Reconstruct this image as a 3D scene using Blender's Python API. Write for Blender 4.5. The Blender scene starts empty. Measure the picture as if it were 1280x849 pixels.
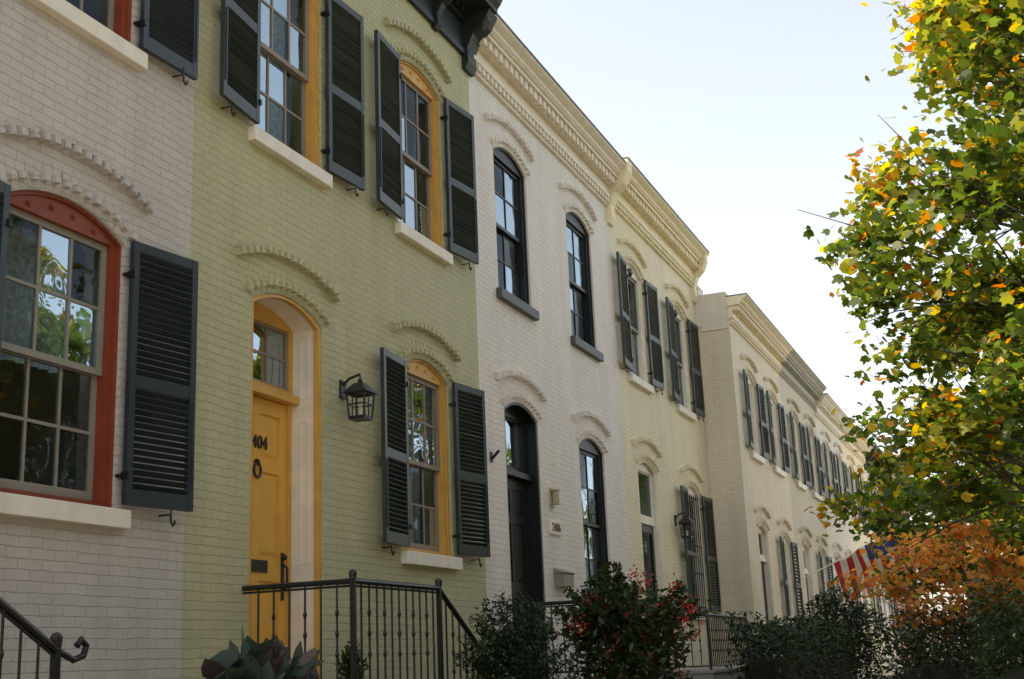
import bpy, bmesh, math, random
import numpy as np
from mathutils import Vector, Matrix
from mathutils.geometry import tessellate_polygon
random.seed(7)
S=bpy.context.scene
COL=S.collection

# ------------------------------------------------------------------ materials
MC={}
def nt(m):
    m.use_nodes=True
    return m.node_tree.nodes,m.node_tree.links
def paint(name,c,rough=.5,var=.08,scale=6,bump=0,spec=.4,metal=0):
    if name in MC: return MC[name]
    m=bpy.data.materials.new(name);n,l=nt(m);b=n['Principled BSDF']
    b.inputs['Roughness'].default_value=rough;b.inputs['Specular IOR Level'].default_value=spec
    b.inputs['Metallic'].default_value=metal
    tc=n.new('ShaderNodeTexCoord');no=n.new('ShaderNodeTexNoise');no.inputs['Scale'].default_value=scale
    no.inputs['Detail'].default_value=4
    l.new(tc.outputs['Object'],no.inputs['Vector'])
    mx=n.new('ShaderNodeMix');mx.data_type='RGBA'
    mx.inputs[6].default_value=(*[v*(1-var) for v in c],1);mx.inputs[7].default_value=(*[min(1,v*(1+var)) for v in c],1)
    mr=n.new('ShaderNodeMapRange');mr.inputs[1].default_value=.3;mr.inputs[2].default_value=.7
    l.new(no.outputs['Fac'],mr.inputs[0]);l.new(mr.outputs[0],mx.inputs[0])
    l.new(mx.outputs[2],b.inputs['Base Color'])
    if bump:
        n2=n.new('ShaderNodeTexNoise');n2.inputs['Scale'].default_value=scale*8
        l.new(tc.outputs['Object'],n2.inputs['Vector'])
        bp=n.new('ShaderNodeBump');bp.inputs['Strength'].default_value=bump;bp.inputs['Distance'].default_value=.004
        l.new(n2.outputs['Fac'],bp.inputs['Height']);l.new(bp.outputs[0],b.inputs['Normal'])
    MC[name]=m;return m
def brick(name,c,c2=None,mort=None,bump=.75,painted=True):
    if name in MC: return MC[name]
    m=bpy.data.materials.new(name);n,l=nt(m);b=n['Principled BSDF']
    b.inputs['Roughness'].default_value=.6;b.inputs['Specular IOR Level'].default_value=.3
    tc=n.new('ShaderNodeTexCoord');sp=n.new('ShaderNodeSeparateXYZ');l.new(tc.outputs['Object'],sp.inputs[0])
    ad=n.new('ShaderNodeMath');ad.operation='ADD';l.new(sp.outputs[0],ad.inputs[0]);l.new(sp.outputs[1],ad.inputs[1])
    cb=n.new('ShaderNodeCombineXYZ');l.new(ad.outputs[0],cb.inputs[0]);l.new(sp.outputs[2],cb.inputs[1])
    wn=n.new('ShaderNodeTexNoise');wn.inputs['Scale'].default_value=6;wn.inputs['Detail'].default_value=2;l.new(tc.outputs['Object'],wn.inputs['Vector'])
    vm=n.new('ShaderNodeVectorMath');vm.operation='MULTIPLY_ADD';vm.inputs[1].default_value=(.024,.024,0)
    l.new(wn.outputs['Color'],vm.inputs[0]);l.new(cb.outputs[0],vm.inputs[2])
    bt=n.new('ShaderNodeTexBrick');bt.inputs['Scale'].default_value=1;bt.inputs['Brick Width'].default_value=.205
    bt.inputs['Row Height'].default_value=.067;bt.inputs['Mortar Size'].default_value=.005;bt.inputs['Mortar Smooth'].default_value=.7
    bt.inputs['Color1'].default_value=(1,1,1,1);bt.inputs['Color2'].default_value=(.5,.5,.5,1);bt.inputs['Mortar'].default_value=(0,0,0,1)
    bt.inputs['Bias'].default_value=-.3
    l.new(vm.outputs[0],bt.inputs['Vector'])
    if painted:
        c2=[v*.94 for v in c];mort=[v*.88 for v in c]
    bt2=n.new('ShaderNodeTexBrick')
    for k in ('Scale','Brick Width','Row Height','Mortar Size','Mortar Smooth'):bt2.inputs[k].default_value=bt.inputs[k].default_value
    bt2.inputs['Color1'].default_value=(*c,1);bt2.inputs['Color2'].default_value=(*c2,1);bt2.inputs['Mortar'].default_value=(*mort,1)
    l.new(vm.outputs[0],bt2.inputs['Vector'])
    mp=n.new('ShaderNodeMapping');mp.inputs['Scale'].default_value=(2.2,2.2,.35);l.new(tc.outputs['Object'],mp.inputs[0])
    gn=n.new('ShaderNodeTexNoise');gn.inputs['Scale'].default_value=1.3;gn.inputs['Detail'].default_value=5;gn.inputs['Roughness'].default_value=.65
    l.new(mp.outputs[0],gn.inputs['Vector'])
    mr=n.new('ShaderNodeMapRange');mr.inputs[1].default_value=.35;mr.inputs[2].default_value=.75;mr.inputs[3].default_value=1.03;mr.inputs[4].default_value=.88
    l.new(gn.outputs['Fac'],mr.inputs[0])
    mu=n.new('ShaderNodeMix');mu.data_type='RGBA';mu.blend_type='MULTIPLY';mu.inputs[0].default_value=1
    l.new(bt2.outputs['Color'],mu.inputs[6]);l.new(mr.outputs[0],mu.inputs[7])
    l.new(mu.outputs[2],b.inputs['Base Color'])
    fn=n.new('ShaderNodeTexNoise');fn.inputs['Scale'].default_value=26;fn.inputs['Detail'].default_value=3;l.new(tc.outputs['Object'],fn.inputs['Vector'])
    hs=n.new('ShaderNodeMath');hs.operation='MULTIPLY_ADD';hs.inputs[1].default_value=.9
    l.new(fn.outputs['Fac'],hs.inputs[0]);l.new(bt.outputs['Color'],hs.inputs[2])
    bp=n.new('ShaderNodeBump');bp.inputs['Strength'].default_value=bump;bp.inputs['Distance'].default_value=.009
    l.new(hs.outputs[0],bp.inputs['Height']);l.new(bp.outputs[0],b.inputs['Normal'])
    MC[name]=m;return m
def glass():
    if 'glass' in MC:return MC['glass']
    m=bpy.data.materials.new('window_glass');n,l=nt(m)
    n.remove(n['Principled BSDF']);o=n['Material Output']
    g=n.new('ShaderNodeBsdfGlossy');g.inputs['Roughness'].default_value=.02
    g.inputs['Color'].default_value=(.60,.74,.86,1)
    t=n.new('ShaderNodeBsdfTransparent');t.inputs[0].default_value=(.75,.8,.8,1)
    fr=n.new('ShaderNodeFresnel');fr.inputs['IOR'].default_value=1.45
    ma=n.new('ShaderNodeMath');ma.operation='MULTIPLY_ADD';ma.inputs[1].default_value=.55;ma.inputs[2].default_value=.01;ma.use_clamp=True
    l.new(fr.outputs[0],ma.inputs[0])
    mx=n.new('ShaderNodeMixShader');l.new(ma.outputs[0],mx.inputs[0]);l.new(t.outputs[0],mx.inputs[1]);l.new(g.outputs[0],mx.inputs[2])
    tc=n.new('ShaderNodeTexCoord');no=n.new('ShaderNodeTexNoise');no.inputs['Scale'].default_value=2.5;no.inputs['Detail'].default_value=1
    l.new(tc.outputs['Object'],no.inputs['Vector'])
    bp=n.new('ShaderNodeBump');bp.inputs['Strength'].default_value=.5;bp.inputs['Distance'].default_value=.02
    l.new(no.outputs['Fac'],bp.inputs['Height']);l.new(bp.outputs[0],g.inputs['Normal'])
    l.new(mx.outputs[0],o.inputs['Surface'])
    MC['glass']=m;return m
def leafmat(name,transl=.5,rough=.45,val=1.8):
    if name in MC:return MC[name]
    m=bpy.data.materials.new(name);n,l=nt(m);b=n['Principled BSDF'];o=n['Material Output']
    at=n.new('ShaderNodeAttribute');at.attribute_name='Col'
    b.inputs['Roughness'].default_value=rough;b.inputs['Specular IOR Level'].default_value=.35
    l.new(at.outputs['Color'],b.inputs['Base Color'])
    t=n.new('ShaderNodeBsdfTranslucent')
    hs=n.new('ShaderNodeHueSaturation');hs.inputs['Saturation'].default_value=1.1;hs.inputs['Value'].default_value=val
    l.new(at.outputs['Color'],hs.inputs['Color']);l.new(hs.outputs[0],t.inputs[0])
    mx=n.new('ShaderNodeMixShader');mx.inputs[0].default_value=transl
    l.new(b.outputs[0],mx.inputs[1]);l.new(t.outputs[0],mx.inputs[2]);l.new(mx.outputs[0],o.inputs['Surface'])
    MC[name]=m;return m

# ------------------------------------------------------------------ mesh builder
class MB:
    def __init__(s): s.v=[];s.f=[]
    def raw(s,v,f):
        o=len(s.v);s.v+=[tuple(p) for p in v];s.f+=[tuple(i+o for i in q) for q in f]
    def box(s,x0,x1,y0,y1,z0,z1):
        s.raw([(x0,y0,z0),(x1,y0,z0),(x1,y1,z0),(x0,y1,z0),(x0,y0,z1),(x1,y0,z1),(x1,y1,z1),(x0,y1,z1)],
        [(0,3,2,1),(4,5,6,7),(0,1,5,4),(1,2,6,5),(2,3,7,6),(3,0,4,7)])
    def obox(s,M,hx,hy,hz):
        v=[M@Vector((a*hx,b*hy,c*hz)) for c in(-1,1) for a,b in((-1,-1),(1,-1),(1,1),(-1,1))]
        s.raw(v,[(0,3,2,1),(4,5,6,7),(0,1,5,4),(1,2,6,5),(2,3,7,6),(3,0,4,7)])
    def prism(s,outer,holes,y0,y1):
        loops=[outer]+holes
        t=tessellate_polygon([[Vector((p[0],p[1],0)) for p in L] for L in loops])
        flat=[p for L in loops for p in L];N=len(flat)
        v=[(p[0],y0,p[1]) for p in flat]+[(p[0],y1,p[1]) for p in flat]
        f=[tuple(a) for a in t]+[tuple(N+i for i in reversed(a)) for a in t]
        o=0
        for L in loops:
            k=len(L)
            for i in range(k):
                j=(i+1)%k;f.append((o+i,o+j,N+o+j,N+o+i))
            o+=k
        s.raw(v,f)
    def profx(s,prof,x0,x1):
        k=len(prof);v=[(x0,a,b) for a,b in prof]+[(x1,a,b) for a,b in prof]
        s.raw(v,[tuple(range(k)),tuple(range(2*k-1,k-1,-1))]+[(i,(i+1)%k,k+(i+1)%k,k+i) for i in range(k)])
    def tube(s,pts,rad,n=8):
        pts=[Vector(p) for p in pts]
        if not hasattr(rad,'__len__'):rad=[rad]*len(pts)
        v=[];f=[]
        prev=None
        for i,p in enumerate(pts):
            d=(pts[min(i+1,len(pts)-1)]-pts[max(i-1,0)]).normalized()
            if prev is None:
                a=d.orthogonal().normalized()
            else:
                a=(prev-d*prev.dot(d)).normalized()
            prev=a;b=d.cross(a)
            for k in range(n):
                t=2*math.pi*k/n;v.append(p+(a*math.cos(t)+b*math.sin(t))*rad[i])
        for i in range(len(pts)-1):
            for k in range(n):
                f.append((i*n+k,i*n+(k+1)%n,(i+1)*n+(k+1)%n,(i+1)*n+k))
        f.append(tuple(range(n-1,-1,-1)));f.append(tuple((len(pts)-1)*n+k for k in range(n)))
        s.raw(v,f)
    def ball(s,c,r,n=8):
        v=[(c[0],c[1],c[2]-r)];f=[]
        for i in range(1,n//2+1):
            t=math.pi*i/(n//2+1)
            for k in range(n):
                u=2*math.pi*k/n;v.append((c[0]+r*math.sin(t)*math.cos(u),c[1]+r*math.sin(t)*math.sin(u),c[2]-r*math.cos(t)))
        v.append((c[0],c[1],c[2]+r));L=n//2;e=len(v)-1
        for k in range(n):
            f.append((0,1+(k+1)%n,1+k));f.append((e,1+(L-1)*n+k,1+(L-1)*n+(k+1)%n))
            for i in range(L-1):
                f.append((1+i*n+k,1+i*n+(k+1)%n,1+(i+1)*n+(k+1)%n,1+(i+1)*n+k))
        s.raw(v,f)
    def obj(s,name,mat,parent=None,smooth=False,bevel=0):
        if not s.v:return None
        me=bpy.data.meshes.new(name);me.from_pydata(s.v,[],s.f)
        bm=bmesh.new();bm.from_mesh(me);bmesh.ops.recalc_face_normals(bm,faces=bm.faces);bm.to_mesh(me);bm.free()
        me.materials.append(mat)
        if smooth: me.shade_smooth()
        o=bpy.data.objects.new(name,me);COL.objects.link(o)
        if bevel:
            md=o.modifiers.new('bevel','BEVEL');md.width=bevel;md.segments=2;md.limit_method='ANGLE'
        if parent:
            o.parent=parent;o.matrix_parent_inverse=Matrix.Translation(-parent.location)
        return o
def empty(name,loc):
    e=bpy.data.objects.new(name,None);e.location=loc;e.empty_display_size=.3;COL.objects.link(e);return e
def text(name,body,size,M,mat,parent,ext=.006):
    c=bpy.data.curves.new(name,'FONT');c.body=body;c.size=size;c.extrude=ext;c.align_x='CENTER';c.align_y='CENTER'
    t=bpy.data.objects.new(name+'_tmp',c);COL.objects.link(t)
    bpy.context.view_layer.update()
    me=bpy.data.meshes.new_from_object(t);bpy.data.objects.remove(t)
    me.transform(M);me.materials.append(mat)
    o=bpy.data.objects.new(name,me);COL.objects.link(o);o.parent=parent;o.matrix_parent_inverse=Matrix.Translation(-parent.location)
    return o

def archpts(cx,w,zs,rise,n=16):
    hw=w/2;R=(hw*hw+rise*rise)/(2*rise);zc=zs+rise-R;a=math.asin(hw/R)
    return [(cx+R*math.sin(a-2*a*i/n),zc+R*math.cos(a-2*a*i/n)) for i in range(n+1)]
def archpoly(cx,w,z0,zs,rise):
    return [(cx-w/2,z0),(cx+w/2,z0)]+archpts(cx,w,zs,rise)
def rect(x0,x1,z0,z1):return [(x0,z0),(x1,z0),(x1,z1),(x0,z1)]

def toothed(mb,cx,w,z,rise,yf,pitch=.095,bw=.052,bh=.06,pr=.075,ledge=True):
    hw=w/2;R=(hw*hw+rise*rise)/(2*rise);zc=z+rise-R;a=math.asin(hw/R)
    n=int(2*a*R/pitch)
    for i in range(n+1):
        t=-a+2*a*i/n
        M=Matrix.Translation((cx+R*math.sin(t),yf-pr/2+.003,zc+R*math.cos(t)))@Matrix.Rotation(t,4,'Y')
        mb.obox(M,bw/2*random.uniform(.88,1.08),pr/2*random.uniform(.85,1.1),bh/2*random.uniform(.88,1.08))
    if ledge:
        k=20
        for i in range(k):
            t0=-a+2*a*(i+.5)/k
            M=Matrix.Translation((cx+(R+bh*.75)*math.sin(t0),yf-.014,zc+(R+bh*.75)*math.cos(t0)))@Matrix.Rotation(t0,4,'Y')
            mb.obox(M,(R+bh)*a/k*1.03,.026,.014)
def voussoirs(mb,cx,w,zs,rise,yf,h=.19):
    hw=w/2;R=(hw*hw+rise*rise)/(2*rise);zc=zs+rise-R;a=math.asin(hw/R)
    n=int(2*a*R/.075)
    for i in range(n):
        t=-a+2*a*(i+.5)/n
        M=Matrix.Translation((cx+(R+.012+h/2)*math.sin(t),yf+.002-random.uniform(0,.003),zc+(R+.012+h/2)*math.cos(t)))@Matrix.Rotation(t,4,'Y')
        mb.obox(M,a*R/n*.92,.006,h/2)

def sash(mb,gm,x0,x1,z0,z1,y,cols,rows,st=.045,m=.011,t=.035,bot=.06):
    mb.prism(rect(x0,x1,z0,z1),[rect(x0+st,x1-st,z0+bot,z1-st)],y,y+t)
    for i in range(1,cols):
        x=x0+st+(x1-x0-2*st)*i/cols;mb.box(x-m,x+m,y+.006,y+t-.006,z0+bot,z1-st)
    for i in range(1,rows):
        z=z0+bot+(z1-st-z0-bot)*i/rows;mb.box(x0+st,x1-st,y+.008,y+t-.008,z-m,z+m)
    yy=y+t/2
    # each light is its own pane, set at a very slightly different angle as in old glazing
    xs=[x0+st*.6]+[x0+st+(x1-x0-2*st)*i/cols for i in range(1,cols)]+[x1-st*.6]
    zs=[z0+bot*.6]+[z0+bot+(z1-st-z0-bot)*i/rows for i in range(1,rows)]+[z1-st*.6]
    for i in range(cols):
        for j in range(rows):
            a=random.uniform(-.0012,.0012);b=random.uniform(-.0012,.0012)
            gm.raw([(xs[i],yy-a-b,zs[j]),(xs[i+1],yy+a-b,zs[j]),(xs[i+1],yy+a+b,zs[j+1]),(xs[i],yy-a+b,zs[j+1])],[(0,1,2,3)])

def shutter(mb,hw_mb,x0,x1,z0,z1,yf,hinge,ang,fine=True):
    w=x1-x0
    hx=x0 if hinge=='L' else x1
    sg=1 if hinge=='L' else -1
    M=Matrix.Translation((hx,yf-.035,0))@Matrix.Rotation(-sg*math.radians(ang),4,'Z')
    def B(a0,a1,b0,b1,c0,c1):
        C=Vector(((a0+a1)/2*sg,(b0+b1)/2,(c0+c1)/2))
        mb.obox(M@Matrix.Translation(C),abs(a1-a0)/2,abs(b1-b0)/2,abs(c1-c0)/2)
    st=.055
    B(0,st,-.04,0,z0,z1);B(w-st,w,-.04,0,z0,z1)
    zm=z0+(z1-z0)*.46
    B(st,w-st,-.038,-.002,z0,z0+.11);B(st,w-st,-.038,-.002,z1-.07,z1);B(st,w-st,-.038,-.002,zm-.045,zm+.045)
    for (a,b) in((z0+.11,zm-.045),(zm+.045,z1-.07)):
        n=int((b-a)/(.046 if fine else .07))
        for i in range(n):
            z=a+(b-a)*(i+.5)/n
            C=M@Matrix.Translation((w/2*sg,-.02,z))@Matrix.Rotation(math.radians(-38+random.uniform(-5,5)),4,'X')
            mb.obox(C,(w-2*st)/2,.024 if fine else .03,.0035)
    B(w-st*.5-.006,w-st*.5+.006,-.05,-.04,z0+.14,zm-.07)
    if fine:
        for z in(z0+.22,z1-.22):
            C=M@Vector((0,0,z));hw_mb.box(C.x-.03*1,C.x+.03,yf-.05,yf+.0,z-.035,z-.015)
            hw_mb.box(C.x-.012,C.x+.012,yf-.09,yf-.03,z-.05,z+.0)
        cx=(x0+w*.72) if hinge=='L' else (x1-w*.72)
        pts=[(cx,yf+.0,z0-.03),(cx,yf-.10,z0-.03),(cx+.01,yf-.10,z0+.03)]
        hw_mb.tube(pts,.007,6)
        hw_mb.tube([(cx,yf-.10,z0-.03),(cx+.005,yf-.10,z0-.08),(cx+.03,yf-.10,z0-.105),(cx+.05,yf-.10,z0-.085),(cx+.045,yf-.10,z0-.065)],.008,6)

# ------------------------------------------------------------------ cornices
def cornice_classic(mb,x0,x1,yf,z,top,tall=.62):
    s=tall/.62
    def b(a,c,p,xa=x0,xb=x1):mb.box(xa,xb,yf-p,yf+.04,z+a*s,z+c*s)
    b(0,.035,.045);b(.12,.17,.09);b(.17,.30,.075);b(.41,.46,.24);
    mb.profx([(yf+.04,z+.4602*s),(yf-.26,z+.4602*s),(yf-.30,z+.50*s),(yf-.30,z+.53*s),(yf-.37,z+.58*s),(yf-.39,z+.60*s),(yf-.39,z+.62*s),(yf+.04,z+.62*s)],x0,x1)
    n=int((x1-x0)/.13)
    for i in range(n):
        x=x0+(x1-x0)*(i+.5)/n;mb.box(x-.035,x+.035,yf-.08,yf+.03,z+.04*s,z+.118*s)
    n=int((x1-x0)/.17)
    for i in range(n):
        x=x0+(x1-x0)*(i+.5)/n;mb.box(x-.05,x+.05,yf-.21,yf+.03,z+.302*s,z+.408*s)
    mb.box(x0,x1,yf-.13,yf+.04,z+.3005*s,z+.32*s)
    top.box(x0,x1,yf-.40,yf+.4,z+.6203*s,z+.65*s)
def bracket(mb,x,w,yf,z0,z1,p):
    h=z1-z0
    pr=[(yf+.03,z0),(yf-.05,z0),(yf-.09,z0+.1*h),(yf-.08,z0+.3*h),(yf-.4*p,z0+.5*h),(yf-.75*p,z0+.62*h),(yf-p*.97,z0+.8*h),(yf-p,z1),(yf+.03,z1)]
    mb.profx(pr,x-w/2,x+w/2)
def cornice_bracket(mb,x0,x1,yf,z,top,tall=.8):
    mb.box(x0,x1,yf-.05,yf+.04,z,z+.06);mb.box(x0,x1,yf-.03,yf+.04,z+.06,z+.42)
    mb.box(x0,x1,yf-.08,yf+.04,z+.42,z+.47)
    n=int((x1-x0)/.16)
    for i in range(n):
        x=x0+(x1-x0)*(i+.5)/n;mb.box(x-.045,x+.045,yf-.14,yf+.03,z+.472,z+.55)
    mb.profx([(yf+.04,z+.552),(yf-.42,z+.552),(yf-.42,z+.60),(yf-.47,z+.66),(yf-.50,z+.72),(yf-.50,z+.76),(yf+.04,z+.76)],x0,x1)
    k=int((x1-x0)/.85)
    for i in range(k+1):
        x=x0+.1+(x1-x0-.2)*i/k;bracket(mb,x,.11,yf,z-.04,z+.549,.36)
    top.box(x0,x1,yf-.51,yf+.4,z+.7603,z+.79)

BLK=lambda:paint('black_iron',(.012,.012,.013),.4,.1,20,.2,.5)
# ------------------------------------------------------------------ house
def lantern(x,yf,z,s,parent,name='wall_lantern'):
    e=empty(name,(x,yf,z))
    mb=MB();y=yf-.20*s
    mb.box(x-.05*s,x+.05*s,yf-.02,yf,z+.08*s,z+.26*s)
    mb.tube([(x,yf,z+.20*s),(x,yf-.08*s,z+.27*s),(x,y,z+.30*s),(x,y,z+.24*s)],.014*s,8)
    r=.095*s
    for a in(-1,1):
        for b in(-1,1):
            mb.tube([(x+a*r*.85,y+b*r*.85,z-.12*s),(x+a*r,y+b*r,z+.10*s)],.010*s,6)
    for zz,rr in((z-.12*s,.85),(z+.0,.93),(z+.10*s,1.0)):
        for a in(-1,1):
            mb.box(x-r*rr,x+r*rr,y+a*r*rr-.007*s,y+a*r*rr+.007*s,zz-.006*s,zz+.006*s)
            mb.box(x+a*r*rr-.007*s,x+a*r*rr+.007*s,y-r*rr,y+r*rr,zz-.0055*s,zz+.0065*s)
    for a in(-1,1):
        mb.box(x-.005,x+.005,y+a*r*.91-.004,y+a*r*.91+.004,z-.12*s,z+.10*s)
        mb.box(x+a*r*.91-.004,x+a*r*.91+.004,y-.005,y+.005,z-.12*s,z+.10*s)
    mb.box(x-r*.9,x+r*.9,y-r*.9,y+r*.9,z-.145*s,z-.127*s)
    q=r*1.35;zt=z+.11*s
    mb.raw([(x-q,y-q,zt),(x+q,y-q,zt),(x+q,y+q,zt),(x-q,y+q,zt),(x-q*.35,y-q*.35,zt+.10*s),(x+q*.35,y-q*.35,zt+.10*s),(x+q*.35,y+q*.35,zt+.10*s),(x-q*.35,y+q*.35,zt+.10*s)],
        [(0,3,2,1),(4,5,6,7),(0,1,5,4),(1,2,6,5),(2,3,7,6),(3,0,4,7)])
    mb.ball((x,y,zt+.125*s),.026*s)
    mb.obj('lantern_frame',BLK(),e)
    g=MB();g.tube([(x,y,z-.12*s),(x,y,z-.02*s)],.018*s,8);g.obj('candle',paint('candle',(.7,.65,.5)),e)
    return e

def house(name,x0,x1,yf,zr,wallmat,trim,openings,corn=None,depth=9,interior=True,accent=True,cz=None,ctall=.62,cornmat=None,wh=.34):
    e=empty(name,((x0+x1)/2,yf,0))
    wall=MB();holes=[]
    for o in openings:
        holes.append(archpoly(o['cx'],o['w'],o['z0'],o['zs'],o.get('rise',.18)))
    wall.prism(rect(x0,x1,0,zr),holes,yf,yf+wh)
    wall.obj('front_wall',wallmat,e)
    sh=MB()
    sh.box(x0+.001,x0+.2,yf+wh+.001,yf+depth,0,zr-.02);sh.box(x1-.2,x1-.001,yf+wh+.001,yf+depth,0,zr-.02)
    sh.box(x0+.2,x1-.2,yf+depth-.2,yf+depth,0,zr-.02)
    sh.obj('side_walls',wallmat,e)
    rf=MB();rf.box(x0+.02,x1-.02,yf+.002,yf+depth+.05,zr+.001,zr+.10);rf.obj('roof',paint('roof_tar',(.06,.06,.06),.8),e)
    fl=MB();mid=(openings[0].get('floor') or (zr*.59))
    fl.box(x0+.2,x1-.2,yf+wh+.002,yf+depth-.2,mid,mid+.15)
    fl.box(x0+.2,x1-.2,yf+wh+1.9,yf+wh+2.0,0,zr-.05)
    fl.obj('interior_floor_and_partition',paint('interior',(.12,.10,.08),.8,bump=0),e)
    det=MB();frames={};sashes={};gl=MB();sil={};shut={};hard=MB();cur=MB();vou=MB();ros=MB();drs={}
    def g(d,k):
        if k not in d:d[k]=MB()
        return d[k]
    for o in openings:
        cx,w,z0,zs,ri=o['cx'],o['w'],o['z0'],o['zs'],o.get('rise',.18)
        crown=zs+ri
        if accent:
            voussoirs(vou,cx,w,zs,ri,yf,.17)
            toothed(det,cx,w+.12,zs+.08,ri+.0,yf,pitch=.095,bw=.05,bh=.05,pr=.05,ledge=False)
            toothed(det,cx,w+.42,zs+.34,ri+.0,yf)
        F=g(frames,o.get('fc','w'))
        if o['t']=='win':
            fw=o.get('fw',.085);yy=yf+.045
            F.prism(archpoly(cx,w-.004,z0+.002,zs,ri-.004),[rect(cx-w/2+fw,cx+w/2-fw,z0+.05,zs-.02)],yy,yy+.11)
            F.prism(archpoly(cx,w-.002,z0+.001,zs,ri-.002),[archpoly(cx,w-.07,z0+.03,zs-.01,ri-.015)],yy-.018,yy-.0005)
            if o.get('ros'):
                for i in range(4):
                    t=(i-1.5)/1.5;xx=cx+t*w*.27;zz=zs+.03+(1-t*t)*ri*.28
                    F.tube([(xx,yy-.012,zz),(xx,yy+.001,zz)],.022,10);F.tube([(xx,yy-.02,zz),(xx,yy-.01,zz)],.009,8)
            if o.get('fan'):
                BB=g(drs,'blk')
                for k in range(-2,3):
                    t=k*.45;BB.tube([(cx,yy-.01,zs-.02),(cx+.15*math.sin(t),yy-.01,zs-.02+.11*math.cos(t))],.02,6)
                BB.ball((cx,yy-.0,zs),.05)
            Sx=g(sashes,o.get('sc','w'))
            xa,xb=cx-w/2+fw,cx+w/2-fw;zm=z0+(zs-z0)*o.get('split',.5)
            c,r=o.get('grid',(3,2))
            sash(Sx,gl,xa+.001,xb-.001,zm-.02,zs-.021,yy+.035,c,r,bot=.045)
            sash(Sx,gl,xa+.001,xb-.001,z0+.051,zm+.022,yy+.073,c,r,bot=.07)
            if o.get('bars'):
                BB=g(drs,'blk')
                for i in range(7):
                    x=xa+(xb-xa)*i/6;BB.box(x-.008,x+.008,yf+.0,yf+.016,z0+.05,zs)
                for z in(z0+.1,z0+.7,z0+1.2,zs-.05):BB.box(xa,xb,yf+.017,yf+.027,z-.012,z+.012)
            if o.get('curt'):
                a,b,za,zb=o['curt'];n=40;v=[];f=[]
                X0=xa+(xb-xa)*a;X1=xa+(xb-xa)*b;Z0=z0+(zs-z0)*za;Z1=z0+(zs-z0)*zb
                for i in range(n+1):
                    x=X0+(X1-X0)*i/n;y=yf+.33+.02*math.sin(i*1.3)+.012*math.sin(i*.57)
                    v+=[(x,y,Z0),(x,y,Z1)]
                f=[(2*i,2*i+2,2*i+3,2*i+1) for i in range(n)];cur.raw(v,f)
            sm=g(sil,o.get('silc','w'));sw=o.get('sillw',w/2+.08)
            sm.box(cx-sw,cx+sw,yf-.075,yf+.044,z0-.125,z0-.0)
            if o.get('sh'):
                k=o['sh'];s0,s1=z0+.035,zs+.03
                M_=g(shut,k);fine=o.get('fine',True);W=o.get('shw',.62)
                a1,a2=o.get('ang',(5,3))
                if 'L' in o.get('sides','LR'):shutter(M_,hard,cx-w/2-.02-W,cx-w/2-.02,s0,s1,yf,'R',a1,fine)
                if 'R' in o.get('sides','LR'):shutter(M_,hard,cx+w/2+.02,cx+w/2+.02+W,s0,s1,yf,'L',a2,fine)
        else:
            rec=o.get('rec',.33);dz=o.get('dz',2.5)
            yd=yf+rec
            F.prism(archpoly(cx,w-.004,z0+.001,zs,ri-.004),[archpoly(cx,w-.10,z0+.0015,zs-.02,ri-.01)],yf+.012,yf+.06)
            J=g(frames,o.get('jc','w'))
            J.box(cx-w/2+.003,cx-w/2+.035,yf+.062,yd+.05,z0,zs-.0);J.box(cx+w/2-.035,cx+w/2-.003,yf+.062,yd+.05,z0,zs-.0)
            # raised mouldings on the panelled reveal
            if rec>.3:
              for sx in(cx-w/2+.035,cx+w/2-.041):
                for (c_,d_) in((z0+.15,z0+.95),(z0+1.1,z0+2.35),(z0+2.55,zs-.08)):
                    ya,yb=yf+.11,yd-.12
                    for q in((ya,yb,c_,c_+.02),(ya,yb,d_-.02,d_),(ya,ya+.02,c_+.0201,d_-.0201),(yb-.02,yb,c_+.0201,d_-.0201)):
                        J.box(sx,sx+.006,*q)
            zt0=z0+dz;zt1=zs-.0
            T=g(frames,o.get('fc','w'))
            T.prism(archpoly(cx,w-.075,zt0,zs,ri-.02),[rect(cx-w/2+.09,cx+w/2-.09,zt0+.12,zt1-.02)],yd-.05,yd+.03)
            T.box(cx-w/2+.037,cx+w/2-.037,max(yf+.065,yd-.12),yd-.0505,zt0,zt0+.07)
            Sx=g(sashes,o.get('sc','w'));sash(Sx,gl,cx-w/2+.09,cx+w/2-.09,zt0+.12,zt1-.02,yd-.03,o.get('tg',(3,2))[0],o.get('tg',(3,2))[1],st=.025,bot=.025)
            pts=archpts(cx,w-.07,zs,ri-.015)
            for i in range(len(pts)-1):
                p,q=pts[i],pts[i+1]
                J.raw([(p[0],yf+.062,p[1]),(q[0],yf+.062,q[1]),(q[0],yd+.02,q[1]),(p[0],yd+.02,p[1])],[(0,1,2,3)])
            D=g(drs,o['dc'])
            dx0,dx1=cx-w/2+.06,cx+w/2-.06
            T.box(dx0-.024,dx0+.03,yd-.04,yd+.04,z0,zt0-.0005);T.box(dx1-.03,dx1+.024,yd-.04,yd+.04,z0,zt0-.0005)
            dx0+=.032;dx1-=.032;H=dz-.01
            if o.get('glassdoor'):
                D.prism(rect(dx0,dx1,z0+.02,z0+H),[rect(dx0+.1,dx1-.1,z0+.35,z0+H-.12)],yd-.02,yd+.03)
                gl.raw([(dx0+.1,yd,z0+.35),(dx1-.1,yd,z0+.35),(dx1-.1,yd,z0+H-.12),(dx0+.1,yd,z0+H-.12)],[(0,1,2,3)])
            else:
                dw=dx1-dx0;hs=[]
                cols=[(dx0+.11,dx0+dw/2-.05),(dx0+dw/2+.05,dx1-.11)]
                rows=[(z0+.24,z0+.95),(z0+1.15,z0+1.86),(z0+1.98,z0+H-.13)]
                if H<2.3:rows=[(z0+.24,z0+.9),(z0+1.05,z0+H-.13)]
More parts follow.
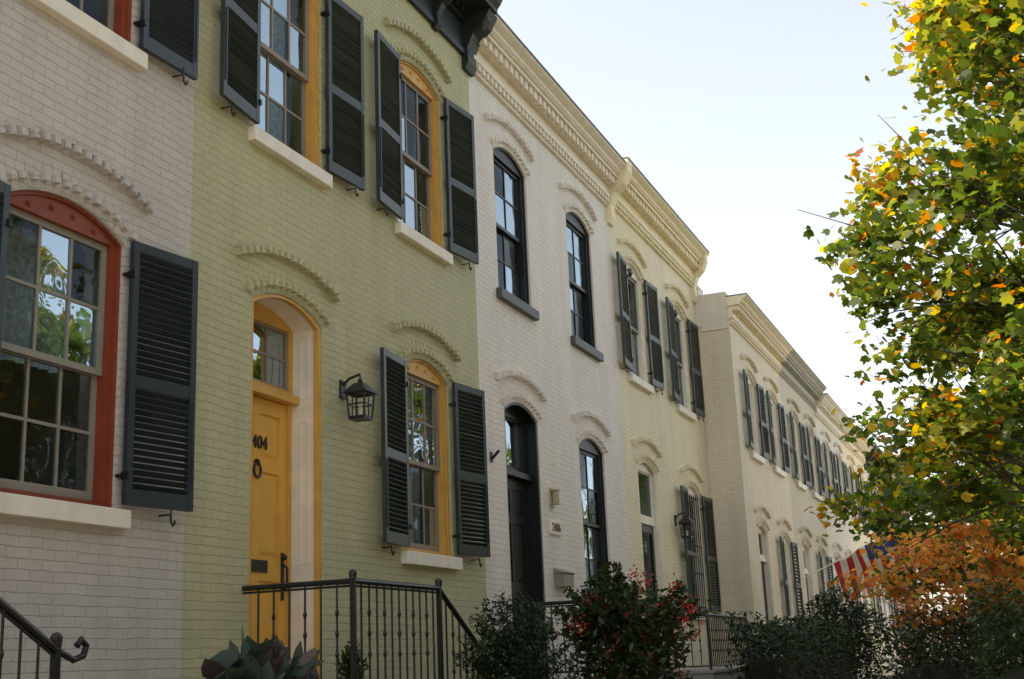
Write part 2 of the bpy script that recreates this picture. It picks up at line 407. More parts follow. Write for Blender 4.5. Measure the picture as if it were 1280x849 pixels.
                for a,b in cols:
                    for c_,d_ in rows:hs.append(rect(a,b,c_,d_))
                D.prism(rect(dx0,dx1,z0+.01,z0+H),hs,yd-.02,yd-.004)
                D.box(dx0,dx1,yd-.0035,yd+.03,z0+.01,z0+H)
                for a,b in cols:
                    for c_,d_ in rows:
                        i=.045
                        D.raw([(a+.012,yd-.004,c_+.012),(b-.012,yd-.004,c_+.012),(b-.012,yd-.004,d_-.012),(a+.012,yd-.004,d_-.012),
                               (a+i,yd-.016,c_+i),(b-i,yd-.016,c_+i),(b-i,yd-.016,d_-i),(a+i,yd-.016,d_-i)],
                               [(4,5,6,7),(0,1,5,4),(1,2,6,5),(2,3,7,6),(3,0,4,7)])
            th=g(sil,'w');th.box(cx-w/2+.01,cx+w/2-.01,yf+.0,yd+.05,z0-.08,z0-.001)
    det.obj('arch_brick_teeth',wallmat if accent else wallmat,e)
    vou.obj('arch_voussoirs',wallmat,e)
    pal=trim
    for k,m in frames.items():m.obj('window_and_door_frames_'+k,pal[k],e,bevel=.003)
    for k,m in sashes.items():m.obj('sashes_'+k,pal[k],e)
    for k,m in sil.items():m.obj('sills_'+k,pal['sill'+k] if 'sill'+k in pal else pal[k],e,bevel=.006)
    for k,m in shut.items():m.obj('shutters',pal[k],e)
    for k,m in drs.items():m.obj('doors_'+k,pal[k] if k!='blk' else BLK(),e)
    gl.obj('glass_panes',glass(),e);cur.obj('curtains',paint('curtain',(.34,.41,.46),.9,.3,30),e,smooth=True)
    hard.obj('shutter_hardware',BLK(),e)
    if corn:
        c=MB();top=MB()
        if corn=='classic':cornice_classic(c,x0+.002,x1-.002,yf,cz,top,ctall)
        else:cornice_bracket(c,x0+.002,x1-.002,yf,cz,top)
        c.obj('cornice',cornmat,e);top.obj('cornice_flashing',paint('flashing',(.09,.09,.09),.5),e)
    return e

white=paint('trim_white',(.84,.775,.65),.5,.08)
W_A=brick('painted_brick_grey_white',(.60,.55,.495))
W_B=brick('painted_brick_sage_green',(.54,.51,.30))
W_C=brick('painted_brick_white',(.87,.795,.71))
W_D=brick('painted_brick_cream',(.90,.795,.545))
W_E=brick('painted_brick_beige',(.82,.715,.535))
W_F=brick('painted_brick_grey_beige',(.67,.60,.45))
W_G=brick('painted_brick_offwhite',(.84,.765,.64))
R_O=brick('red_brick_orange',(.42,.15,.07),(.33,.11,.05),(.35,.3,.25),.6,False)
R_1=brick('red_brick_dark',(.30,.12,.08),(.22,.09,.06),(.3,.27,.23),.6,False)
red=paint('frame_brick_red',(.25,.05,.022),.45,.15)
yel=paint('frame_ochre_yellow',(.64,.36,.08),.45,.1)
ydoor=paint('door_yellow',(.78,.43,.08),.4,.07)
sashA=paint('sash_taupe',(.28,.255,.21),.5)
sashB=paint('sash_greybrown',(.28,.23,.185),.5)
shA=paint('shutter_slate_blue',(.034,.045,.057),.38,.2,3,bump=.05)
shB=paint('shutter_dark_green',(.030,.042,.039),.38,.2,3,bump=.05)
shD=paint('shutter_green_grey',(.044,.058,.052),.45,.2,3,bump=.05)
black=paint('frame_black',(.012,.013,.014),.4,.1)
dkg=paint('sill_dark_grey',(.09,.09,.09),.5)
greencorn=paint('cornice_dark_green',(.02,.028,.025),.45)
pal=dict(w=white,red=red,yel=yel,yd=ydoor,sA=sashA,sB=sashB,A=shA,B=shB,D=shD,k=black,silld=dkg,sillw=white,d=dkg,cr=paint('trim_cream',(.84,.74,.53),.5))
ZL,ZU=2.70,6.06
def win(cx,z0,w=1.12,zs=None,**k):
    d=dict(t='win',cx=cx,w=w,z0=z0,zs=zs if zs else z0+1.86,rise=.16,floor=5.25);d.update(k);return d
def door(cx,w=1.12,**k):
    d=dict(t='door',cx=cx,w=w,z0=1.40,zs=4.58,rise=.15,floor=5.25);d.update(k);return d

YF=5.6
house('brick_row_house',1.9,7.58,YF,9.3,W_A,pal,[
 win(6.25,ZL,1.15,fc='red',sc='sA',sh='A',ros=1,ang=(4,9),curt=(0,.9,.5,1)),
 win(6.28,ZU,1.12,fc='red',sc='sA',sh='A',ros=1,curt=(0,1,.3,1)),
 win(3.4,ZU,1.12,fc='red',sc='sA',sh='A',ros=1),
 door(3.4,fc='red',dc='k',sc='sA')],corn='classic',cz=8.74,cornmat=white)
B=house('brick_row_house',7.58,13.06,YF,9.3,W_B,pal,[
 win(8.97,ZU,1.12,fc='yel',sc='sB',sh='B',ros=1,ang=(6,4),curt=(0,1,.0,1)),
 win(11.64,ZU,1.12,fc='yel',sc='sB',sh='B',ros=1,ang=(5,7)),
 win(11.64,ZL,1.12,fc='yel',sc='sB',sh='B',ros=1,ang=(6,8),curt=(.6,1,0,1)),
 door(8.97,fc='yel',jc='w',dc='yd',sc='sB')],corn='bracket',cz=8.80,cornmat=greencorn)
C=house('brick_row_house',13.06,18.62,YF,9.25,W_C,pal,[
 win(14.33,ZU,1.12,fc='k',sc='k',silc='d',grid=(2,2),curt=(.0,.3,0,1)),
 win(17.03,ZU,1.12,fc='k',sc='k',silc='d',grid=(2,2),curt=(.7,1,0,1)),
 win(17.06,ZL-.3,1.12,zs=4.52,fc='k',sc='k',silc='d',grid=(2,2)),
 door(14.35,fc='k',jc='k',dc='k',sc='k',tg=(1,1),rec=.2,dz=2.42)],corn='classic',cz=8.70,ctall=.66,cornmat=paint('cornice_white',(.85,.76,.60),.5))
D=house('brick_row_house',18.62,24.22,YF,9.35,W_D,pal,[
 win(19.8,ZU,1.08,fc='w',sc='sA',sh='D',fan=1,grid=(1,1),silc='w'),
 win(22.75,ZU,1.08,fc='w',sc='sA',sh='D',fan=1,grid=(1,1)),
 win(22.80,ZL-.35,1.08,zs=4.48,fc='w',sc='w',sh='D',bars=1,grid=(1,2)),
 door(19.9,fc='w',jc='w',dc='k',sc='w',tg=(1,1),glassdoor=1,dz=2.3,rec=.12)],corn='classic',cz=8.80,ctall=.7,cornmat=paint('cornice_cream',(.88,.77,.50),.5))
YE=4.93
specs=[(24.25,29.5,W_E,W_E,'D',8.45,'classic',pal['cr']),(29.5,34.7,W_F,W_F,'D',8.45,'classic',paint('cornice_grey',(.42,.40,.33),.5)),
 (34.7,40.0,W_G,W_G,'B',8.3,'classic',white),(40.0,45.3,W_D,W_D,'D',8.3,'classic',pal['cr']),(45.3,50.6,W_G,W_G,'B',8.3,'bracket',greencorn),(50.6,62,R_O,R_O,'B',8.9,'classic',paint('cornice_grey',(.25,.25,.22),.5))]
for i,(a,b,w,_,sk,zr,ct,cm) in enumerate(specs):
    c1,c2=a+1.55,a+3.95
    ops=[win(c1,5.55,1.0,zs=7.12,fc='w',sc='w',sh=sk,fine=False,shw=.5,grid=(1,1)),
         win(c2,5.55,1.0,zs=7.12,fc='w',sc='w',sh=sk,fine=False,shw=.5,grid=(1,1)),
         win(c2,2.2,1.0,zs=3.95,fc='w',sc='w',sh=sk,fine=False,shw=.5,grid=(1,1)),
         door(c1,w=1.0,zs=4.0,dz=2.0,fc='w',jc='w',dc=['k','k','yd'][i%3],sc='w',tg=(1,1),rec=.14)]
    for o in ops:o['floor']=4.9;o['rise']=.14
    house('brick_row_house',a,b,YE,zr,w,pal,ops,corn=ct,cz=zr-.45 if ct=='classic' else zr-.6,ctall=.55,cornmat=cm)
pw=MB();pw.box(24.232,24.6,YE+.03,5.50,7.9,8.66);pw.box(24.228,24.62,5.501,13,8.0,8.80);pw.box(24.225,24.64,5.49,13,8.801,8.86)
pw.obj('party_wall_parapet',W_G)
cb=MB()
bracket(cb,18.62,.24,YF,8.42,9.45,.42);bracket(cb,24.1,.2,YF,8.5,9.5,.36)
cb.obj('cornice_end_corbel',paint('cornice_cream',(.74,.64,.4),.5))
cb=MB();bracket(cb,13.0,.26,YF,8.62,9.5,.40);cb.obj('cornice_end_corbel',greencorn)

yd=YF+.33
hb=MB()
ringc=(8.96,yd-.04,3.26)
hb.tube([(ringc[0]+.05*math.cos(t),ringc[1],ringc[2]+.06*math.sin(t)) for t in np.linspace(0,2*math.pi,17)],.011,6)
hb.ball((8.96,yd-.035,3.33),.028)
hb.box(8.86,9.14,yd-.03,yd-.021,2.42,2.52)
hb.tube([(9.38,yd-.02,2.5),(9.38,yd-.07,2.47),(9.38,yd-.07,2.32),(9.38,yd-.02,2.28)],.013,8)
hb.box(9.355,9.40,yd-.028,yd-.021,2.2,2.6);hb.ball((9.38,yd-.04,2.56),.028)
hb.obj('door_hardware',BLK(),B)
FX=lambda x,y,z:Matrix.Translation((x,y,z))@Matrix.Rotation(math.pi/2,4,'X')
text('house_number','2404',.16,FX(8.97,yd-.028,3.50),BLK(),B)
lantern(9.88,YF,3.92,.95,None)
lantern(21.45,YF,3.72,1.0,None)
mbx=MB();x=15.25
mbx.box(x,x+.38,YF-.13,YF,2.52,2.68)
mbx.profx([(YF,2.682),(YF-.14,2.682),(YF-.15,2.70),(YF,2.76)],x-.01,x+.39)
mbx.obj('mailbox',paint('mailbox_pewter',(.28,.25,.2),.45,.1),bevel=.006)
pe=empty('house_number_plaque',(15.35,YF,3.27));pb=MB();pb.box(15.15,15.55,YF-.025,YF,3.18,3.36);pb.obj('plate',white,pe,bevel=.004)
text('digits','2406',.15,FX(15.35,YF-.028,3.27),paint('bronze',(.12,.08,.05),.5),pe)
sc=MB();sc.box(15.22,15.32,YF-.02,YF,3.52,3.78);sc.box(15.20,15.34,YF-.11,YF-.0205,3.56,3.575);sc.box(15.20,15.34,YF-.11,YF-.0205,3.735,3.75)
sc.tube([(15.27,YF-.065,3.576),(15.27,YF-.065,3.734)],.045,12);sc.obj('wall_sconce',paint('brass_pale',(.45,.38,.25),.4))
fb=MB();fb.box(13.3,13.36,YF-.015,YF,3.86,3.98);fb.tube([(13.33,YF-.01,3.90),(13.29,YF-.12,3.98)],.018,8);fb.obj('flagpole_bracket',BLK())

# ------------------------------------------------------------------ stoops, railings
conc=paint('stoop_concrete',(.30,.28,.25),.8,.15,3,.4)
def stoop(x0,x1,y0,zt,n=4,tread=.28,base=.7):
    m=MB();m.box(x0,x1,y0,YF-.002,0,zt-.05);m.box(x0-.02,x1+.02,y0-.02,YF-.002,zt-.0498,zt)
    r=(zt-base)/n
    for i in range(1,n):
        m.box(x1+.0202+tread*(i-1),x1+tread*i+.02,y0+.02,YF-.002,0,zt-r*i)
    m.obj('front_stoop',conc,bevel=.008)
def picket(m,x,y,z0,z1,k):
    m.tube([(x,y,z0),(x,y,z1)],.0085,6)
    if k%2==0:
        h=z1-z0
        for q in(.3,.5,.7):m.tube([(x,y,z0+h*q-.03),(x,y,z0+h*q),(x,y,z0+h*q+.03)],[.008,.017,.008],6)
def railing(segs,posts,name='iron_railing',step=.12):
    m=MB()
    for (p,q,h) in segs:
        p=Vector(p);q=Vector(q);L=(q-p).length
        m.tube([p,q],.021,8);m.tube([p+Vector((0,0,-.035)),q+Vector((0,0,-.035))],.009,6)
        d=Vector((0,0,-h+.1));m.tube([p+d,q+d],.012,6)
        n=max(1,int(math.hypot(q.x-p.x,q.y-p.y)/step))
        for i in range(1,n):
            c=p.lerp(q,i/n);picket(m,c.x,c.y,c.z-h+.1,c.z,i)
    for (x,y,z,h) in posts:
        m.box(x-.018,x+.018,y-.018,y+.018,z-h,z+.03);m.ball((x,y,z+.055),.032);m.tube([(x,y,z+.02),(x,y,z+.04)],.028,8)
    return m.obj(name,BLK())
stoop(8.29,9.80,4.6,1.39)
railing([((8.31,5.58,2.24),(8.31,4.63,2.24),.85),((8.31,4.63,2.24),(9.78,4.63,2.24),.85),((9.78,4.63,2.24),(10.95,4.63,1.55),.85)],
 [(8.31,4.63,2.24,.85),(9.78,4.63,2.24,.85),(10.95,4.63,1.55,.85)])
stoop(13.55,15.1,4.6,1.39)
railing([((13.57,5.58,2.24),(13.57,4.63,2.24),.85),((13.57,4.63,2.24),(15.08,4.63,2.24),.85),((15.08,4.63,2.24),(16.25,4.63,1.55),.85)],
 [(13.57,4.63,2.24,.85),(15.08,4.63,2.24,.85),(16.25,4.63,1.55,.85)])
stoop(19.2,22.0,4.6,1.39)
railing([((19.22,5.58,2.2),(19.22,4.63,2.2),.85),((19.22,4.63,2.2),(21.98,4.63,2.2),.85),((21.98,4.63,2.2),(23.1,4.63,1.5),.85)],
 [(19.22,4.63,2.2,.85),(21.98,4.63,2.2,.85),(23.1,4.63,1.5,.85)])
stoop(2.2,4.0,4.5,1.39)
m=MB()
railing([((2.4,4.53,2.38),(4.02,4.53,2.38),.85),((4.02,4.53,2.38),(5.12,4.53,1.76),.85)],[(4.02,4.53,2.38,.85),(5.12,4.53,1.76,.95)])
m.tube([(5.12,4.53,1.76),(5.25,4.53,1.71),(5.32,4.53,1.73),(5.34,4.53,1.78),(5.30,4.53,1.81),(5.27,4.53,1.78)],.018,8);m.obj('railing_scroll',BLK())

# ------------------------------------------------------------------ ground
def sheet(name,x0,x1,y0,y1,z,mat):
    m=MB();m.raw([(x0,y0,z),(x1,y0,z),(x1,y1,z),(x0,y1,z)],[(0,1,2,3)]);return m.obj(name,mat)
sheet('ground',-600,600,-600,600,-.13,paint('dry_grass_ground',(.09,.10,.05),.9,.3,.5))
m=MB();m.box(-40,90,2.7,YF+8,-.12,.7);m.obj('front_garden_terrace',paint('garden_soil',(.14,.115,.07),.9,.3,4))
m=MB();m.box(-40,90,2.45,2.69,-.12,.78);m.obj('retaining_wall',R_1)
m=MB();m.box(-40,90,-2.2,2.44,-.12,0);m.obj('sidewalk',paint('sidewalk_concrete',(.55,.47,.37),.85,.12,2,.4))  # out of view; colour raised and warmed to bounce sunlight onto the facades
m=MB();m.box(-40,90,-2.4,-2.202,-.12,.005);m.obj('kerb',paint('kerb_granite',(.3,.3,.29),.8))
sheet('road',-200,300,-11,-2.4,-.124,paint('pale_bounce_road',(.36,.315,.26),.85,.2,3))  # unseen road, made pale and warm to throw sunlight back at the houses
m=MB();m.box(-40,90,-15,-11,-.12,.0);m.obj('sidewalk',paint('sidewalk_concrete',(.36,.33,.29)))
m=MB()
for i in range(16):m.box(-30+i*6,-27+i*6,-6.76,-6.64,-.119,-.118)
m.obj('road_centre_line',paint('road_paint',(.7,.6,.2)))

cols=[R_1,W_G,W_E,W_C,W_D,W_G,W_C,W_G,W_E,W_C,R_O]
for i in range(11):
    a=-18+i*7.5;e=empty('row_house_across_street',(a+3.7,-16,0));w=MB();hs=[];gm=MB();fm=MB()
    for c in(a+1.4,a+3.75,a+6.1):
        for z in(1.4,4.9):
            hs.append(rect(c-.5,c+.5,z,z+1.9))
            gm.raw([(c-.5,-16.12,z),(c+.5,-16.12,z),(c+.5,-16.12,z+1.9),(c-.5,-16.12,z+1.9)],[(0,1,2,3)])
            fm.prism(rect(c-.5,c+.5,z,z+1.9),[rect(c-.43,c-.02,z+.07,z+1.83),rect(c+.02,c+.43,z+.07,z+1.83)],-16.11,-16.05)
            fm.box(c-.6,c+.6,-16.0,-15.92,z-.12,z)
    w.prism(rect(a,a+7.48,0,7.2),hs,-16.3,-16);w.box(a,a+7.48,-24,-16.301,0,7.2)
    w.obj('walls',cols[i],e);gm.obj('windows',glass(),e);fm.obj('window_frames',white,e)
    c=MB();c.box(a,a+7.48,-16,-15.7,6.9,7.4);c.obj('cornice',white,e)

# ------------------------------------------------------------------ foliage
MAPLE=np.array([(0,-.5),(.42,-.30),(.52,.18),(.2,.2),(0,.6),(-.2,.2),(-.52,.18),(-.42,-.30)])
OVAL=np.array([(0,-.5),(.2,-.1),(.14,.25),(0,.55),(-.14,.25),(-.2,-.1)])
DIA=np.array([(0,-.5),(.35,0),(0,.5),(-.35,0)])
def leaves(name,C,size,tmpl,colf,mat,rng,parent=None,up=.5,cup=.12,aniso=None):
    n=len(C);k=len(tmpl)
    nrm=rng.normal(size=(n,3));nrm[:,2]=np.abs(nrm[:,2])+up;nrm/=np.linalg.norm(nrm,axis=1)[:,None]
    if aniso is not None: tdir=aniso+rng.normal(size=(n,3))*.35
    else: tdir=rng.normal(size=(n,3));
    if aniso is None: tdir[:,2]-=.5
    tdir-=nrm*(tdir*nrm).sum(1)[:,None];tdir/=np.linalg.norm(tdir,axis=1)[:,None]
    s=np.cross(nrm,tdir)
    sz=size*rng.uniform(.55,1.25,n)
    V=C[:,None,:]+sz[:,None,None]*(tmpl[None,:,0:1]*s[:,None,:]+tmpl[None,:,1:2]*tdir[:,None,:]+ (-cup*(np.abs(tmpl[:,0])*1.5+tmpl[:,1]**2))[None,:,None]*nrm[:,None,:])
    V=V.reshape(-1,3)
    me=bpy.data.meshes.new(name);me.vertices.add(n*k);me.vertices.foreach_set('co',V.ravel())
    me.loops.add(n*k);me.loops.foreach_set('vertex_index',np.arange(n*k,dtype=np.int32))
    me.polygons.add(n);me.polygons.foreach_set('loop_start',np.arange(0,n*k,k,dtype=np.int32));me.polygons.foreach_set('loop_total',np.full(n,k,dtype=np.int32))
    me.update();me.validate()
    col=colf(C,rng);col=np.concatenate([col,np.ones((n,1))],1)
    at=me.color_attributes.new('Col','FLOAT_COLOR','POINT');at.data.foreach_set('color',np.repeat(col,k,axis=0).ravel())
    me.materials.append(mat)
    o=bpy.data.objects.new(name,me);COL.objects.link(o)
    if parent:o.parent=parent;o.matrix_parent_inverse=Matrix.Translation(-parent.location)
    return o
bark=paint('bark',(.09,.07,.055),.85,.3,8,.8)
def tree(name,base,zb,zt,R,prof,ncl,nl,size,colf,seed,tr=.14,tmpl=MAPLE,clr=.5,shell=.5,twigs=3):
    rng=np.random.default_rng(seed)
    e=empty(name,base);bx,by,bz=base
    m=MB()
    top=Vector((bx+.2,by+.1,zb+(zt-zb)*.8))
    tp=[Vector(base)]
    N=8
    for i in range(1,N+1):
        q=Vector(base).lerp(top,i/N);q.x+=rng.normal()*.06;q.y+=rng.normal()*.06;tp.append(q)
    m.tube(tp,[tr*(1-.85*i/N) for i in range(N+1)],10)
    cl=[]
    for i in range(ncl):
        while True:
            z=zb+(zt-zb)*rng.uniform(0,1)
            r=prof((z-zb)/(zt-zb))
            if rng.uniform()<r+.1:break
        a=rng.uniform(0,2*math.pi);q=rng.uniform()**(shell)*rng.uniform(.82,1.06)
        cl.append((bx+R*r*q*math.cos(a),by+R*r*q*math.sin(a),z))
    cl=np.array(cl)
    for c in cl:
        zt_=max(zb-.3,c[2]-rng.uniform(.5,1.4));t=min(1,max(0.12,(zt_-bz)/(top.z-bz)));
        s=Vector(base).lerp(top,t);E=Vector(c)
        mid=s.lerp(E,.5)+Vector((rng.normal()*.12,rng.normal()*.12,-.08+rng.normal()*.1))
        r0=max(.012,tr*.32*(1-.7*t));m.tube([s,s.lerp(mid,.5)+Vector((0,0,.03)),mid,mid.lerp(E,.5),E],[r0,r0*.75,r0*.55,r0*.35,r0*.15],5)
        for j in range(twigs):
            E2=E+Vector(rng.normal(size=3)*clr*.5);st=mid.lerp(E,rng.uniform(.2,.8));m.tube([st,st.lerp(E2,.5)+Vector((0,0,.04)),E2],[r0*.3,r0*.2,.003],4)
    m.obj('trunk_and_branches',bark,e,smooth=True)
    idx=rng.integers(0,ncl,nl);sc=clr*rng.uniform(.6,1.3,ncl)
    d=rng.normal(size=(nl,3));d/=np.linalg.norm(d,axis=1)[:,None];q=rng.uniform(size=nl)**.5
    q*=1+.35*np.sin(d[:,0]*4+idx)*np.sin(d[:,2]*5+idx*.7)
    C=cl[idx]+d*(q*sc[idx])[:,None]*np.array([1,1,.7])
    leaves('leaves',C,size,tmpl,colf,leafmat('leaf_tree',.55),rng,e)
    return e
def prof1(t):
    if t<.32:return .68+.32*math.sin(t/.32*math.pi/2)
    u=(t-.32)/.68;return max(.05,1-u**1.6)
GRN=np.array([(.060,.100,.016),(.085,.135,.022),(.13,.17,.028),(.29,.29,.04),(.54,.40,.04),(.60,.25,.04),(.46,.12,.03)])
def fall(cz0,cz1,bx,by,R,bias=0):
    def f(C,rng):
        n=len(C)
        h=(C[:,2]-cz0)/(cz1-cz0)
        rr=np.hypot(C[:,0]-bx,C[:,1]-by)/R
        side=(C[:,1]-by)/R
        nz=.35*np.sin(C[:,0]*1.9+1)*np.sin(C[:,1]*2.3)*1+.3*np.sin(C[:,2]*2.1+C[:,1]*1.7)
        a=np.clip(.85*h+.30*rr+.20*side+nz*.8-.45+bias+rng.normal(size=n)*.18,0,1)
        w=np.stack([(1-a)**2*.33+.01,(1-a)*.38+.02,.34*(1-a)+.15,.38*a+.08,.42*a**1.6+.014,.20*a**1.9+.010,.07*a**2+.005],1);w/=w.sum(1)[:,None]
        cum=w.cumsum(1);u=rng.uniform(size=(n,1));idx=(u>cum).sum(1).clip(0,6)
        return np.clip(GRN[idx]*rng.uniform(.7,1.3,(n,1)),0,1)
    return f
tree('maple_tree',(11.2,-1.95,0),2.0,10.2,3.25,prof1,320,86000,.090,fall(2.5,9,11.2,-1.9,2.8),3,tr=.17,clr=.56,twigs=2)
tree('maple_tree',(23,.0,0),2.6,8.0,3.1,prof1,90,15000,.14,fall(2.5,9,23,-.4,3.0,-.05),5,tr=.15,clr=.6)
tree('maple_tree',(37,0.4,0),2.6,8.2,3.0,prof1,50,5000,.22,fall(2.5,9,37,.4,3.0,-.1),9,tr=.15,tmpl=DIA,clr=.7)
for i,(x,y) in enumerate(((-3,-9.5),(3,-10.5),(8.5,-9.8),(14,-10.4),(21,-10),(30,-10.2))):
    tree('street_tree',(x,y,0),1.5,13,4.0,prof1,90,11000,.36,fall(2.5,12,x,y,3.4,-.5),20+i,tr=.2,tmpl=DIA,clr=1.0,twigs=1)
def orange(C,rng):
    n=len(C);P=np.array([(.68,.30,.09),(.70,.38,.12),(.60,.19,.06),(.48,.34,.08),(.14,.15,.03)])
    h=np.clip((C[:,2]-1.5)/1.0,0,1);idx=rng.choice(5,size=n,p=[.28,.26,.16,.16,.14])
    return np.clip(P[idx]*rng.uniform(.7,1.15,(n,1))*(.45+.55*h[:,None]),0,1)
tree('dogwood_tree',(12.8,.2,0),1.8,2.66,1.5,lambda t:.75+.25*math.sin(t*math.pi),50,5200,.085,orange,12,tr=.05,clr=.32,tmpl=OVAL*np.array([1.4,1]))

def blob(name,c,r,n,size,cols,w,seed,tmpl=OVAL,spiky=0,transl=.25,base=.0):
    rng=np.random.default_rng(seed);e=empty(name,(c[0],c[1],base))
    d=rng.normal(size=(n,3));d/=np.linalg.norm(d,axis=1)[:,None]
    lump=1+.16*np.sin(d[:,0]*5+seed)*np.sin(d[:,1]*6)+.12*np.sin(d[:,2]*7+d[:,0]*3)
    q=rng.uniform(size=n)**.4
    C=np.array(c)+d*np.array(r)*(q*lump)[:,None]
    if spiky:
        k=rng.integers(0,spiky,n);sd=rng.normal(size=(spiky,3));sd[:,2]=np.abs(sd[:,2])+.4;sd/=np.linalg.norm(sd,axis=1)[:,None]
        f=rng.uniform(size=n)<.4;t=rng.uniform(.6,1.35,n)
        C2=np.array(c)+sd[k]*np.array(r)*t[:,None]+rng.normal(size=(n,3))*.02
        C[f]=C2[f]
    C=C[C[:,2]>base]
    def cf(C,rng):
        m=len(C);idx=rng.choice(len(cols),size=m,p=w);return np.array(cols)[idx]*rng.uniform(.6,1.35,(m,1))
    leaves('leaves',C,size,tmpl,cf,leafmat('leaf_shrub',transl),rng,e)
    m=MB()
    for i in range(9):
        a=rng.uniform(0,6.28);E=Vector((c[0]+r[0]*.6*math.cos(a),c[1]+r[1]*.6*math.sin(a),c[2]+r[2]*rng.uniform(-.1,.7)))
        s=Vector((c[0]+.06*math.cos(a),c[1]+.06*math.sin(a),base));m.tube([s,s.lerp(E,.5)+Vector((0,0,.1)),E],[.018,.012,.004],5)
    m.obj('stems',bark,e)
    return e
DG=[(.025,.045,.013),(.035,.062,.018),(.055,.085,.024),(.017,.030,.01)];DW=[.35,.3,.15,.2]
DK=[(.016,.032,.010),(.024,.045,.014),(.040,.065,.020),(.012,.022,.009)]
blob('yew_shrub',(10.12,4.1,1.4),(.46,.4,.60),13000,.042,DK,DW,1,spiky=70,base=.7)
ND=DG+[(.28,.03,.02),(.14,.05,.02)]
nd=blob('nandina_shrub',(12.45,3.8,1.72),(.74,.6,.62),8500,.085,ND,[.31,.28,.18,.14,.04,.05],2,spiky=38,base=.7)
m=MB();rng=np.random.default_rng(4)
for i in range(15):
    d=rng.normal(size=3);d[2]=abs(d[2])*.8;d[1]-=.4;d/=np.linalg.norm(d);p=np.array((12.45,3.75,1.82))+d*np.array((.74,.62,.62))
    for j in range(18):m.ball(tuple(p+rng.normal(size=3)*np.array((.035,.035,.05))),.011,6)
m.obj('berries',paint('red_berries',(.5,.03,.02),.35),nd)
blob('small_potted_shrub',(9.3,5.2,1.62),(.13,.13,.2),1300,.04,DG,DW,3,base=1.39)
blob('dark_bush',(24.5,3.4,1.75),(1.0,.8,1.05),8000,.09,DK,DW,5,base=.7)
def hedge(x0,x1,y,wy,z0,z1,n,seed,size=.06):
    rng=np.random.default_rng(seed);e=empty('boxwood_hedge',((x0+x1)/2,y,z0))
    C=np.stack([rng.uniform(x0,x1,n),y+wy*np.tanh(rng.normal(size=n)*.9),z0+(z1-z0)*rng.uniform(size=n)**.6],1)
    C[:,2]+=.12*np.sin(C[:,0]*2.1)*np.sin(C[:,1]*3)+.08*np.sin(C[:,0]*5.3);
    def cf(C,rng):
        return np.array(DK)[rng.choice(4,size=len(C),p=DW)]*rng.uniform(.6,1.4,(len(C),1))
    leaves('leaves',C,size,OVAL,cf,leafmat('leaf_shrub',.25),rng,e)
    m=MB();m.box(x0+.2,x1-.2,y-wy*.6,y+wy*.6,z0-.0,z1-.45);m.obj('dark_filler_core',paint('hedge_core',(.012,.016,.008),.9,.4,12,1),e,bevel=.1)  # solid near-black box stands in for the hedge's dark inside
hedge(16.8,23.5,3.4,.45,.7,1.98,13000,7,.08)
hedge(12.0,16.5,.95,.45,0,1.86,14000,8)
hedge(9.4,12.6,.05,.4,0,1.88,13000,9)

rng=np.random.default_rng(11);e=empty('magnolia_plant',(6.2,4.05,.7))
m=MB();C=[];A=[]
for i in range(24):
    a=rng.uniform(0,6.28);r=rng.uniform(.05,.40);z=1.49+rng.uniform(0,.22)-r*.2
    p=Vector((6.24+r*math.cos(a),4.05+r*.7*math.sin(a),z));m.tube([(6.24,4.05,.7),(6.24+.5*r*math.cos(a),4.05,1.1),p],[.014,.01,.006],5)
    for j in range(4):
        b=rng.uniform(0,6.28);d=np.array((math.cos(b)*.6,math.sin(b)*.6,rng.uniform(.7,1.5)));C.append(np.array(p)+d*.06);A.append(d)
m.obj('stems',bark,e)
def mc(C,rng):
    P=np.array([(.05,.075,.045),(.06,.085,.07),(.09,.065,.065),(.05,.075,.06)]);return P[rng.integers(0,4,len(C))]*rng.uniform(.7,1.3,(len(C),1))
leaves('leaves',np.array(C),.22,OVAL*np.array([1.8,1]),mc,leafmat('leaf_leathery',.1,.28),rng,e,up=.0,cup=.2,aniso=np.array(A)*1.6)

# ------------------------------------------------------------------ flag
fe=empty('american_flag',(31.0,YE,4.6))
pm=MB();P0=Vector((30.2,YE,3.25));P1=Vector((30.0,YE-2.45,4.25));pm.tube([P0,P1],.016,8);pm.ball(tuple(P1),.035);pm.obj('pole',white,fe)
def fl(u,v):
    p=P1.lerp(P0,.03+u*.66);
    return (p.x+.09*math.sin(v*5+u*7)+.30*v*1.0+.05*math.sin(u*17),p.y+.03*math.sin(u*14+v*3)-.12*v,p.z-v*.85-.03*math.sin(u*9))
fr=MB();fw=MB();fbm=MB()
nu=26;nv=20
for i in range(nu):
    for j in range(nv):
        q=[fl(a/nu,b/nv) for a,b in((i,j),(i+1,j),(i+1,j+1),(i,j+1))]
        s=int(i*13/nu)
        T=fbm if (s<7 and j<8) else (fr if s%2==0 else fw)
        T.raw(q,[(0,1,2,3)])
fr.obj('red_stripes',paint('flag_red',(.55,.04,.04),.8),fe);fw.obj('white_stripes',paint('flag_white',(.8,.77,.72),.8),fe);fbm.obj('blue_canton',paint('flag_blue',(.03,.05,.18),.8),fe)

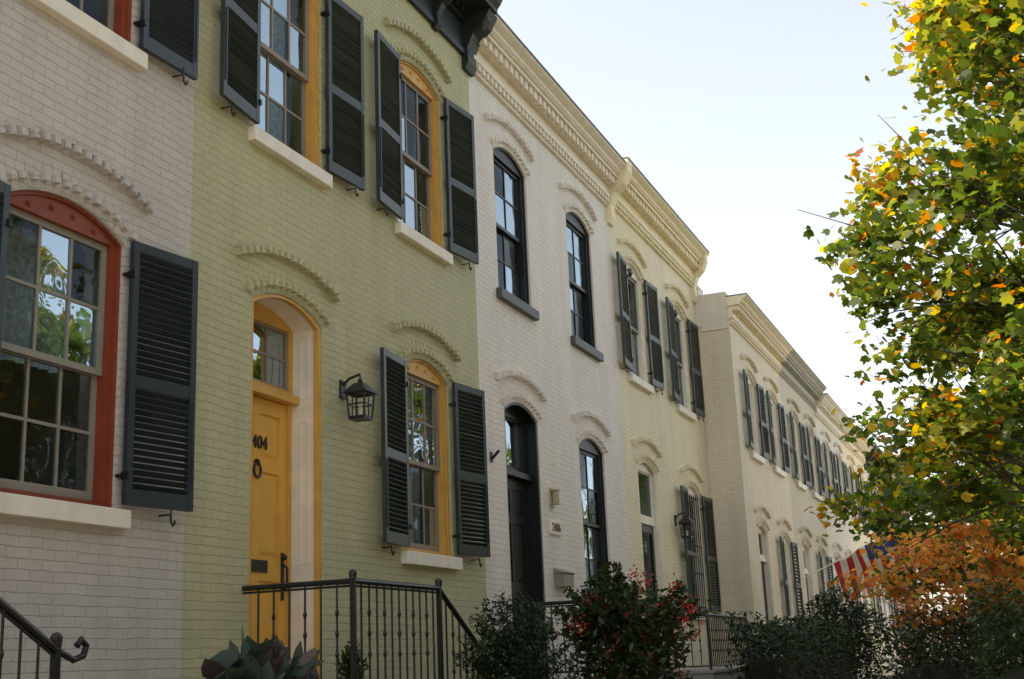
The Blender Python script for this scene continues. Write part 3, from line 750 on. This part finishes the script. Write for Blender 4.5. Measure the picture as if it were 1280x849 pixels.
# ------------------------------------------------------------------ light, sky, camera
az=math.radians(118);el=math.radians(52)
sd=Vector((math.cos(el)*math.cos(az),math.cos(el)*math.sin(az),math.sin(el)))
L=bpy.data.lights.new('sun','SUN');L.energy=5;L.angle=math.radians(.5);L.color=(1,.88,.70)
lo=bpy.data.objects.new('sun',L);COL.objects.link(lo);lo.location=sd*50;lo.rotation_euler=sd.to_track_quat('Z','Y').to_euler()
w=bpy.data.worlds.new('World');S.world=w;w.use_nodes=True;n=w.node_tree.nodes;l=w.node_tree.links
bg=n['Background'];sk=n.new('ShaderNodeTexSky');sk.sky_type='NISHITA';sk.sun_disc=False
sk.sun_elevation=el;sk.sun_rotation=math.pi/2-az;sk.air_density=1.0;sk.dust_density=2.0;sk.ozone_density=1.0
hs=n.new('ShaderNodeHueSaturation');hs.inputs['Saturation'].default_value=.55;hs.inputs['Value'].default_value=2.4
l.new(sk.outputs[0],hs.inputs['Color'])
mm=n.new('ShaderNodeMix');mm.data_type='RGBA';mm.blend_type='MULTIPLY';mm.inputs[0].default_value=1;mm.inputs[7].default_value=(1.06,1,.89,1)
l.new(hs.outputs[0],mm.inputs[6]);l.new(mm.outputs[2],bg.inputs[0]);bg.inputs[1].default_value=.15
p=math.radians(14.4);t=math.radians(21.6);r=0.0424
F=Vector((math.cos(p)*math.cos(t),math.cos(p)*math.sin(t),math.sin(p)));R0=Vector((math.sin(t),-math.cos(t),0));U0=Vector((-math.sin(p)*math.cos(t),-math.sin(p)*math.sin(t),math.cos(p)))
X=(R0*.9991-U0*r).normalized();Y=(R0*r+U0*.9991).normalized();Z=-F
cam=bpy.data.cameras.new('camera');co=bpy.data.objects.new('camera',cam);COL.objects.link(co)
co.matrix_world=Matrix(((X.x,Y.x,Z.x,0),(X.y,Y.y,Z.y,0),(X.z,Y.z,Z.z,1.6),(0,0,0,1)))
cam.sensor_width=36;cam.lens=36*1578/1280;cam.clip_end=2000
S.camera=co
S.view_settings.view_transform='Standard';S.view_settings.look='None';S.view_settings.exposure=0
